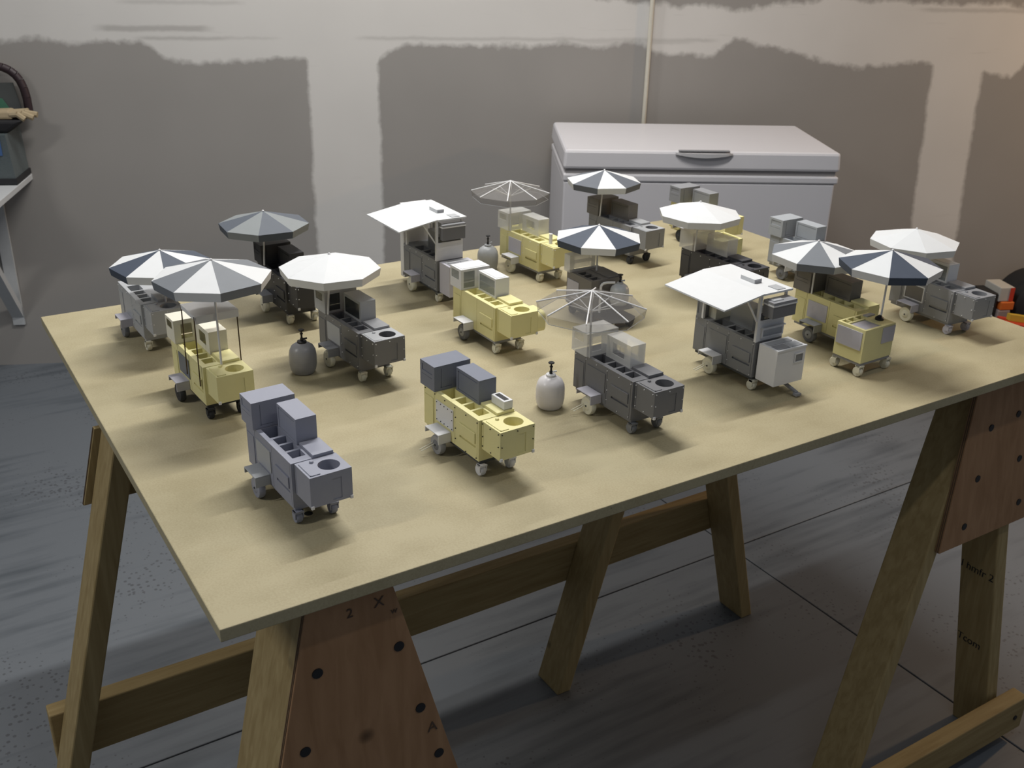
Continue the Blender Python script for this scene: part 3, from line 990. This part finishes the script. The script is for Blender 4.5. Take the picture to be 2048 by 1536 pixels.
def cart(key, loc, rz, label, body, boxk=None, boxm=None, plate=None, fender=WHITE, wheelm=CREAM, hub=None, casterm=CREAM, fork=None,
         screw=None, lidm=None, cab=True, chas=None, topm=None, long=True, rear=True, bar=False, platescrew=None):
    t = thing('food_cart_model', label, 'model cart', (loc[0], loc[1], TT), rz, GC)
    base_body(t, body)
    MB().box(-.158, -.001, -.0015, .0595, .0205, .0262).build('chassis', chas or body, t)
    fender_and_wheels(t, fender, wheelm, hub or wheelm, casterm, fork)
    if cab:
        cabinet(t, body, topm=topm)
    MB().box(-.0455, .0005, .0290, .0605, .0961, .1005).build('lid', lidm or body, t, bevel=.0006)
    if plate:
        p = MB().box(-.124, -.0725, -.0054, -.0041, .0475, .0830).build('side_plate', plate, t)
        if platescrew:
            mb = MB()
            for u in (-.121, -.109, -.0985, -.0875, -.0755):
                for z in (.050, .0655, .0805):
                    if u in (-.121, -.0755) or z != .0655:
                        mb.rod((u, -.0054, z), (u, -.0062, z), .0009, 8)
            ps = mb.build('plate_screws', platescrew, p)
            ps['kind'] = 'stuff'
    if boxk:
        boxes(t, boxk, boxm, rear, long)
    if screw:
        screws(t, screw, cab)
    if bar:
        MB().rod((-.100, -.010, .022), (-.106, -.044, .0085), .0008, 8).rod((-.106, -.010, .022), (-.112, -.044, .0085), .0008, 8).build('prop_bars', CREAM, t)
    return t


c1 = cart(1, (1.0385, .1690), 3, 'lavender-grey model cart with closed boxes, the nearest cart to the table corner', GREYL, 'solid', GREYL,
          plate=LGREY, fender=LGREY, wheelm=GREYL, casterm=GREYL)
c2 = cart(2, (1.0490, .4630), 3, 'yellow model cart with closed slate-grey boxes and riveted white plate, front row', YELW, 'solid', BGREY,
          plate=WHITE, fender=WHITE, wheelm=plain('wheel_grey', (.28, .285, .30), .5), hub=RUB, casterm=WHITE, screw=BLK, chas=CHAS, bar=True, platescrew=BLK)
c3 = cart(3, (1.0490, .7570), 1, 'dark grey model cart with frosted boxes beside the white gas tank', DGREY, 'frost', FROST,
          plate=DGREY, fender=LAV, wheelm=CREAM, casterm=MGREY, screw=WHITE, bar=True)
c5 = cart(5, (.2960, .1490), 2, 'pale grey model cart without boxes at the far left corner of the table', LGREY, None, None,
          fender=LAV, wheelm=RUB, casterm=CREAM, screw=WHITE)
c6 = cart(6, (.6520, .1625), 3, 'yellow model cart with pale boxes and a tray on brown rods under grey-white umbrella', YELW, 'frost', plain('box_ivory', (.72, .69, .58), .5),
          plate=plain('plate_slate', (.13, .145, .17), .5), fender=LAV, wheelm=RUBD, casterm=RUBD, chas=RUBD, screw=None)
c7 = cart(7, (.6350, .4510), 4, 'dark grey model cart with smoked windowed boxes under the left plain white umbrella', DGREY, 'smoked', LGREY,
          plate=LGREY, fender=SGREY, wheelm=CREAM, casterm=CREAM, screw=WHITE, topm=LGREY, lidm=SGREY)
c8 = cart(8, (.2900, .4420), 1, 'black model cart with black boxes under the grey and slate umbrella', BLACKP, 'solid', BLACKP,
          fender=SGREY, wheelm=CREAM, casterm=CREAM, screw=WHITE)
c10 = cart(10, (.6370, .7390), 1, 'yellow model cart with white glazed display boxes and no umbrella, middle row', YELW, 'display', WHITE,
           fender=WHITE, wheelm=RUB, hub=LGREY, casterm=CREAM, chas=SGREY, screw=None)
c11 = cart(11, (.3050, 1.0600), 3, 'yellow model cart with frosted boxes and small white chimney in the back row', YELW, 'frost', FROST,
           plate=LAV, fender=WHITE, wheelm=CREAM, casterm=CREAM, chas=SGREY, screw=WHITE)
c13 = cart(13, (.2930, 1.3410), 4, 'taupe-grey model cart with dark closed boxes and black casters in front of freezer', SGREY, 'solid', TAUPE,
           fender=SGREY, wheelm=RUBD, casterm=RUBD, lidm=LGREY, topm=LGREY)
c14 = cart(14, (.6470, 1.3480), 2, 'charcoal model cart with frosted boxes under a plain white umbrella, middle row', CHAR, 'frost_closed', FROST,
           fender=SGREY, wheelm=CREAM, casterm=CREAM, screw=WHITE)
c15 = cart(15, (.2950, 1.6050), 0, 'yellow model cart with closed grey boxes at the far corner before the freezer', YELW, 'solid', SGREY,
           fender=LAV, wheelm=RUBD, casterm=RUBD)
c16 = cart(16, (.6650, 1.6120), 0, 'pale blue-grey model cart with closed boxes and no umbrella near freezer corner', plain('paint_pale_blue_grey', (.34, .36, .385), .5), 'solid',
           plain('paint_pale_blue_grey', (.34, .36, .385), .5), fender=WHITE, wheelm=RUB, casterm=RUB)
c17 = cart(17, (.9930, 1.3600), 0, 'yellow model cart with dark grey boxes under the white and mid-grey umbrella', YELW, 'solid', TAUPE,
           plate=LAV, fender=LGREY, wheelm=RUB, hub=LGREY, casterm=RUB, chas=SGREY, cab=False)
c19 = cart(19, (1.0095, 1.6385), -3, 'silver-grey model cart with white-framed side window at the right end of table', SGREY, 'display', WHITE,
           fender=LAV, wheelm=CREAM, casterm=LAV, screw=WHITE)
# window frame on the side of the silver-grey cart
fr = MB()
for a in ((-.124, -.0725, .0475, .0500), (-.124, -.0725, .0805, .0830), (-.124, -.1215, .0500, .0805), (-.0750, -.0725, .0500, .0805)):
    fr.box(a[0], a[1], -.0056, -.0041, a[2], a[3])
fr.build('window_frame', WHITE, c19)
MB().box(-.1215, -.0750, -.0048, -.0041, .0500, .0805).build('window_panel', TAUPE, c19)

# extras on single carts
MB().rod((.012, .020, .0951), (.012, .020, .1185), .0042, 14).build('chimney', WHITE, c11)
pod = MB()
prof = []
for i in range(13):
    a = math.pi * i / 12 - math.pi / 2
    prof.append((.030 + .018 * math.cos(a) * 1.0, .0700 + .022 * math.sin(a)))
prof = [(.006, .048), (.040, .048)] + [(.040 + .010 * math.cos(a), .060 + .012 * math.sin(a)) for a in [(-1.57 + .262 * i) for i in range(7)]] + \
       [(.040 + .010 * math.cos(a), .078 + .012 * math.sin(a)) for a in [(.262 * i) for i in range(7)]] + [(.006, .090)]
pod.slab([(u, .0642, z) for u, z in prof], (0, .018, 0))
pod.build('side_pod', YELW, c10)

# tray on rods of the yellow cart with the grey-white umbrella
MB().box(-.072, .000, -.0075, .0660, .1850, .1865).box(-.0015, .0, -.0075, .0660, .1735, .1850).box(-.072, .0, -.0075, -.006, .1790, .1850).build('tray', WHITE, c6)
MB().rod((-.009, -.0078, .060), (-.004, -.0078, .1850), .0011, 8).build('rod', BROWN, c6)
MB().rod((-.003, .0640, .070), (-.003, .0640, .1850), .0011, 8).build('rod', BROWN, c6)
MB().rod((-.070, -.0092, .060), (-.070, -.0068, .1850), .0011, 8).build('rod', BROWN, c6)


# ---- carts with a flat roof and lifted awning
def roof_cart(loc, label, rear_u, cabm, dark_hood, fender, hitch):
    t = thing('food_cart_model', label, 'model cart', (loc[0], loc[1], TT), 0, GC)
    base_body(t, MGREY)
    MB().box(-.158, -.001, -.0015, .0595, .0205, .0262).build('chassis', CHAS, t)
    fender_and_wheels(t, fender, CREAM, CREAM, CREAM)
    screws(t, WHITE, False)
    MB().box(-.124, -.0725, -.0050, -.0041, .0475, .0830).build('side_plate', MGREY, t)
    # roof
    rf = MB().box(rear_u, .006, -.004, .068, .1865, .1900).build('roof', CWHT, t)
    MB().box(-.082, -.046, .022, .040, .1901, .1975).build('roof_vent', CWHT, rf)
    MB().box(-.0458, -.0442, .024, .038, .1905, .1960).build('vent_grille', SGREY, rf)
    MB().box(-.0235, .0010, .034, .054, .1901, .1912).build('roof_hatch', LGREY, rf)
    MB().slab([(rear_u + .004, -.0045, .1890), (rear_u + .004, -.098, .1735), (.008, -.098, .1735), (.008, -.0045, .1890)], (0, 0.0004, .0026)).build('awning', CWHT, t)
    # posts, wall, struts
    MB().box(-.004, .0015, -.0058, -.0005, .0962, .1865).build('post', WHITE, t)
    MB().box(rear_u + .012, rear_u + .017, -.0058, -.0008, .0962, .1865).build('post', WHITE, t)
    MB().box(rear_u + .012, rear_u + .017, .0575, .0620, .0962, .1865).build('post', WHITE, t)
    for u in (-.003, rear_u + .014):
        MB().slab([(u - .0015, -.0045, .132), (u + .0015, -.0045, .132), (u + .0015, -.036, .1810), (u - .0015, -.036, .1810)], (0, 0, .0045)).build('strut', WHITE, t)
    fw = MB().box(-.0035, .0, -.0003, .0620, .0962, .1365).build('front_wall', WHITE, t)
    MB().box(-.0030, -.0015, .0, .0620, .1366, .1500).build('front_pane', DGLASS, t)
    MB().box(-.004, .0, .0575, .0620, .1366, .1864).build('post', WHITE, t)
    if dark_hood:
        hb = MB().box(.0001, .0255, .0035, .0600, .1475, .1695).build('hood', DGREY, t)
        MB().box(-.0010, .0270, .0025, .0610, .1697, .1725).build('hood_rim', WHITE, hb)
        MB().box(-.0005, .0262, .0030, .0605, .1726, .1775).build('hood_lid', SGREY, hb)
        MB().box(.003, .018, .010, .034, .1776, .1788).build('hood_hatch', LGREY, hb)
        fr_ = MB()
        for a in ((.006, .060, .1030, .1050), (.006, .060, .1180, .1205), (.006, .009, .1050, .1180), (.057, .060, .1050, .1180)):
            fr_.box(.0001, .0035, a[0], a[1], a[2], a[3])
        fr_.box(.0001, .0060, .004, .062, .1215, .1232)
        fr_.build('slot_frame', WHITE, fw)
        MB().box(.0001, .0010, .009, .057, .1051, .1179).build('slot_panel', LGREY, fw)
    else:
        hb = MB().box(.0001, .0150, .0035, .0600, .1445, .1720).build('hood', DGREY, t)
        MB().box(-.0010, .0165, .0025, .0610, .1722, .1748).build('hood_rim', WHITE, hb)
        MB().box(.0, .0160, .0030, .0605, .1749, .1790).build('hood_lid', SGREY, hb)
    # inside
    MB().box(-.105, -.045, .030, .0585, .0962, .1400).build('griddle_box', LGREY if dark_hood else SGREY, t)
    if dark_hood:
        MB().pitbox(rear_u - .002, rear_u + .0115, -.006, .060, .0962, .1470, left=[(rear_u + .001, rear_u + .009, .103, .140, .0012)]).build('rear_cabinet', MGREY, t)
        MB().box(-.1450, -.1250, .012, .058, .0962, .1260).build('counter_box', CREAM, t)
    else:
        MB().box(rear_u - .020, rear_u - .001, -.004, .062, .012, .1860).build('rear_wall', WHITE, t)
        MB().box(rear_u + .02, -.02, .0600, .0615, .0962, .1500).build('rear_splash', LGREY, t)
    # white front cabinet with sink lids
    cb = MB().pitbox(.0062, .052, .000, .072, .0262, .0955).build('front_cabinet', cabm, t)
    MB().box(.012, .026, .006, .062, .0956, .0968).build('sink_lid', LGREY, cb)
    MB().box(.029, .048, .006, .036, .0956, .0966).build('sink_lid', SGREY, cb)
    MB().box(.029, .048, .039, .066, .0956, .0966).build('sink_lid', LGREY, cb)
    MB().box(.0500, .0535, -.001, .073, .0930, .0962).build('counter_edge', cabm, cb)
    if dark_hood:
        pf = MB()
        for a in ((.044, .0665, .0650, .0672), (.044, .0665, .0812, .0834), (.044, .0462, .0672, .0812), (.0643, .0665, .0672, .0812)):
            pf.box(.0521, .0540, a[0], a[1], a[2], a[3])
        pf.build('port_frame', WHITE, cb)
        MB().box(.0521, .0528, .0462, .0643, .0672, .0812).build('port_panel', MGREY, cb)
    if hitch:
        MB().slab([(.030, .040, .020), (.062, .050, .006), (.062, .056, .006), (.030, .047, .020)], (0, 0, .004)).box(.058, .068, .047, .059, .003, .0075).build('tow_hitch', SGREY, t)
        MB().rod((-.100, -.010, .022), (-.106, -.044, .0085), .0008, 8).rod((-.106, -.010, .022), (-.112, -.044, .0085), .0008, 8).build('prop_bars', CREAM, t)
    return t


c4 = roof_cart((1.0165, 1.0636), 'grey model cart under flat white roof with dark hood and hitch, front row', -.158, WHITE, True, WHITE, True)
c9 = roof_cart((.3155, .7819), 'grey model cart under flat white roof with tall white rear wall, back row', -.160, LAV, False, LAV, False)

# ---- short dark cart with the tank on its front
t = thing('food_cart_model', 'short dark grey model cart behind clear umbrella, with tank and white pipe in front', 'model cart', (.594, .9980, TT), 0, GC)
MB().pitbox(-.090, 0, 0, .081, .0240, .096, top=[(-.062, -.046, .008, .030, .012), (-.042, -.026, .008, .030, .012), (-.021, -.006, .008, .030, .012)]).build('body', TAUPE, t)
MB().box(-.086, -.044, -.0013, -.0001, .040, .080).build('side_plate', LAV, t)
MB().box(-.0700, -.002, .046, .0805, .0961, .0985).build('lid', TAUPE, t, bevel=.001)
shell(t, 'display_box', -.094, -.073, -.006, .062, .0962, .134, FROST, wf=(.006, .052, .101, .130), shelf=.114)
MB().box(.0002, .056, .010, .078, .0165, .0240).build('front_platform', BLK, t)
MB().box(.0002, .050, .034, .079, .0400, .0435).box(.0002, .006, .036, .077, .0240, .0400).build('tank_shelf', CHAS, t)
MB().box(-.088, -.002, .004, .077, .0150, .0238).build('chassis', BLK, t)
for u, v in ((-.075, .010), (-.075, .068), (-.015, .010)):
    caster(t, u, v, RUBD, ztop=.0150)
caster(t, .050, .018, CREAM, ztop=.0163)
caster(t, .050, .070, RUBD, ztop=.0163)
MB().tubepath([(.0042, .022, .0250), (.0042, .022, .084), (.0055, .026, .0895), (.010, .032, .0920), (.0195, .0475, .0928)], .0028, 10).build('pipe', WHITE, t, smooth=True)
c12 = t

# ---- small square yellow carts
def small_cart(loc, rz, label, v1, full):
    t = thing('food_cart_model', label, 'model cart', (loc[0], loc[1], TT), rz, GC)
    pits = [(-.058, -.044, .000, .012, .016), (-.058, -.044, .015, .034, .016), (-.058, -.044, .037, .056, .016), (-.040, -.001, .000, .048, .007)] if full else [(-.058, -.001, .000, v1 - .006, .012)]
    MB().pitbox(-.0625, .004, -.006, v1, .0290, .096, top=pits).build('body', YELW, t)
    if full:
        MB().box(-.039, -.002, .001, .047, .0892, .0940).build('top_panel', LAV, t)
        MB().box(-.059, -.001, -.0076, -.0061, .0540, .0900).build('side_panel', LAV, t)
        MB().box(.0041, .0052, .046, .0825, .0600, .0920).build('front_panel', LAV, t)
        MB().box(-.054, -.044, .058, .081, .0961, .0985).build('top_strip', LGREY, t)
        MB().lathe([(.0085, 0), (.0085, .004), (.0045, .007), (.0030, .009)], 14, (-.024, .069, .0961)).build('pole_socket', BLK, t)
    MB().box(-.0615, .003, -.005, v1 - .001, .0235, .0290).build('chassis', SGREY, t)
    for u, v in ((0, .0), (.001, v1 - .004), (-.058, .002), (-.057, v1 - .006)):
        caster(t, u, v, CREAM, ztop=.0235)
    return t


c18 = small_cart((1.0714, 1.2909), 2, 'small square yellow model cart on four cream casters with lavender panels', .083, True)
c20 = small_cart((.4955, 1.4560), 0, 'small open yellow model cart mostly hidden behind the charcoal cart', .062, False)

# ================================================================== UMBRELLAS
GU = 'umbrellas on the model carts'


def umbrella(ctr, apex, phase, label, mats, first, foot=.0965, rad=.0945, drop=.0265, val=.0150, clear=False, pole=WHITE, bent=None):
    """mats: one or two canopy materials; first: material index of the panel that begins at the corner nearest -phase"""
    t = thing('umbrella', label, 'umbrella', (ctr[0], ctr[1], TT), 0, GU)
    px, py = 0, 0
    if bent:
        a_ = bent.rotation_euler.z
        px = bent.location.x + math.cos(a_) * -.1205 - math.sin(a_) * -.0035 - ctr[0]
        py = bent.location.y + math.sin(a_) * -.1205 + math.cos(a_) * -.0035 - ctr[1]
    MB().rod((px, py, foot), (0, 0, apex - .004), .0019, 12).build('pole', pole, t, smooth=True)
    zr = apex - drop
    th = .0009
    cs = [(rad * math.cos(math.radians(phase + 45 * k)), rad * math.sin(math.radians(phase + 45 * k))) for k in range(8)]
    for k in range(8):
        a, b_ = cs[k], cs[(k + 1) % 8]
        mt = mats[(k + first) % len(mats)]
        p = MB().slab([(0, 0, apex - th), (a[0], a[1], zr - th), (b_[0], b_[1], zr - th)], (0, 0, th)).build('canopy_panel', mt, t)
        kx, ky = a[0] + b_[0], a[1] + b_[1]
        ln = math.hypot(kx, ky)
        nx, ny = kx / ln * .0008, ky / ln * .0008
        sc_ = .972
        vb = zr - val
        MB().slab([(a[0] - nx, a[1] - ny, zr - th), (b_[0] - nx, b_[1] - ny, zr - th), (b_[0] * sc_ - nx, b_[1] * sc_ - ny, vb), (a[0] * sc_ - nx, a[1] * sc_ - ny, vb)], (nx, ny, 0)).build('valance', mt, p)
    if clear:
        for k in range(8):
            a = cs[k]
            r_ = MB().rod((0, 0, apex + .0006), (a[0], a[1], zr + .0006), .0013, 6).build('rib', WHITE, t)
            m_ = (a[0] * .52, a[1] * .52, apex - drop * .52 - .002)
            MB().rod((0.002 * a[0] / rad, 0.002 * a[1] / rad, apex - .036), m_, .0009, 6).build('stay', WHITE, r_)
        for k in range(8):
            a, b_ = cs[k], cs[(k + 1) % 8]
            MB().rod((a[0] * .972, a[1] * .972, zr - val), (b_[0] * .972, b_[1] * .972, zr - val), .0005, 6).build('hem', LGREY, t)
        MB().lathe([(.0032, -.003), (.0032, .003)], 10, (0, 0, apex - .036)).build('runner', WHITE, t)
    MB().lathe([(.0026, 0), (.0020, .0012), (.0006, .0022)], 10, (0, 0, apex + .0002)).build('finial', pole if not clear else WHITE, t)
    return t


umbrella((.9216, .7537), .2155, 4.3, 'clear ribbed umbrella over the front dark grey cart', [CLEAR], 0, clear=True, pole=sheer('pole_clear', (.6, .6, .6), .7), bent=c3)
umbrella((.3010, .1920), .2000, 34.7, 'navy and white striped umbrella over the far left pale grey cart', [NAVY, CWHT], 1)
umbrella((.6539, .1900), .2790, 35.1, 'tall mid-grey and white striped umbrella nearest the left table edge', [CGRY, CWHT], 1)
umbrella((.5178, .4460), .2155, 15.5, 'plain white umbrella left of the roofed back-row cart, over windowed boxes', [CWHT], 0, bent=c7)
umbrella((.1710, .4420), .2155, 18.9, 'grey and slate striped umbrella over the black cart', [CLGR, CBLU], 0, bent=c8)
umbrella((.1716, 1.0561), .2155, 9.1, 'clear ribbed umbrella over the yellow cart in the back row', [CLEAR], 0, clear=True, pole=sheer('pole_clear', (.6, .6, .6), .7), bent=c11)
umbrella((.5430, 1.0480), .2000, 31.2, 'navy and white striped umbrella over the short cart with tank', [NAVY, CWHT], 1, foot=.0990)
umbrella((.1750, 1.3336), .2155, 44.2, 'dark grey and white striped umbrella in front of the freezer', [plain('canopy_charcoal', (.105, .115, .135), .6), CWHT], 1, bent=c13)
umbrella((.5350, 1.3370), .2155, 33.3, 'plain white umbrella over the charcoal cart in the middle row', [CWHT], 0, bent=c14)
umbrella((.8790, 1.3480), .2120, 18.9, 'mid-grey and white striped umbrella over the yellow cart with dark boxes', [CGRY, CWHT], 0, bent=c17)
umbrella((1.0460, 1.3610), .2355, 38.3, 'navy and white striped umbrella over the small square yellow cart', [NAVY, CWHT], 0, foot=.1055)
umbrella((.8860, 1.6420), .2010, 7.9, 'plain white umbrella over the silver-grey cart at the right end', [CWHT], 0, bent=c19)

# ================================================================== GAS TANKS AND SMALL DEVICE
GT = 'miniature gas tanks'


def tank(loc, z, mt, label, r=.0256, h=.060, coll=WHITE, tall=1.0, lever=False):
    t = thing('gas_tank', label, 'gas tank', (loc[0], loc[1], TT + z), 0, GT)
    k = h / .060
    MB().lathe([(r * .62, 0), (r * .80, .0015 * k), (r * .93, .008 * k), (r, .018 * k), (r, .036 * k), (r * .95, .045 * k), (r * .80, .053 * k), (r * .50, .0585 * k), (r * .32, .060 * k)], 32).build('tank_body', mt, t, smooth=True)
    MB().lathe([(r * 1.003, .0268 * k), (r * 1.012, .0275 * k), (r * 1.003, .0282 * k)], 32).build('seam', mt, t, smooth=True)
    MB().lathe([(r * .34, .0595 * k), (r * .34, .0632 * k), (r * .26, .0640 * k)], 20).build('collar', coll, t, smooth=True)
    v = MB().lathe([(.0030, .0640 * k), (.0030, .0690 * k), (.0018, .0695 * k), (.0018, .0760 * k), (.0030, .0765 * k), (.0030, .0785 * k), (.0014, .0790 * k), (.0014, .0835 * k)], 12).build('valve', BLK, t, smooth=True)
    MB().lathe([(.0048, .0835 * k), (.0056, .0842 * k), (.0056, .0852 * k), (.0048, .0858 * k)], 16).build('handwheel', BLK, v)
    MB().rod((.001, .0, .0670 * k), (.004, .009, .0685 * k), .0018, 8).build('outlet', coll if not lever else LGREY, v)
    return t


tank((.5493 - .010, .3745), 0, plain('tank_grey', (.235, .235, .250), .35), 'matt grey gas tank with black valve beside the cart with windowed boxes', coll=BLK)
tank((.8930, .6960), 0, plain('tank_white', (.62, .60, .61), .30), 'white gas tank standing free before the front dark grey cart')
tank((.1620, 1.0010), 0, plain('tank_silver', (.38, .39, .40), .35), 'pale grey gas tank beside the back-row yellow cart', coll=LGREY)
tank((.6190, 1.0545), .0440, plain('tank_pale', (.46, .48, .50), .35), 'small pale gas tank mounted on the front of the short cart', r=.0205, h=.047, coll=LGREY)

dv = thing('tabletop_device', 'small white device with a black screen lying on the yellow cart lid', 'device', (1.0340, .5070, TT + .1010), 3)
MB().box(-.0240, .0110, -.0020, .0145, 0, .0140).build('housing', WHITE, dv, bevel=.0008)
MB().box(-.0195, .0065, .0015, .0100, .0141, .0145).build('screen', BLK, dv)
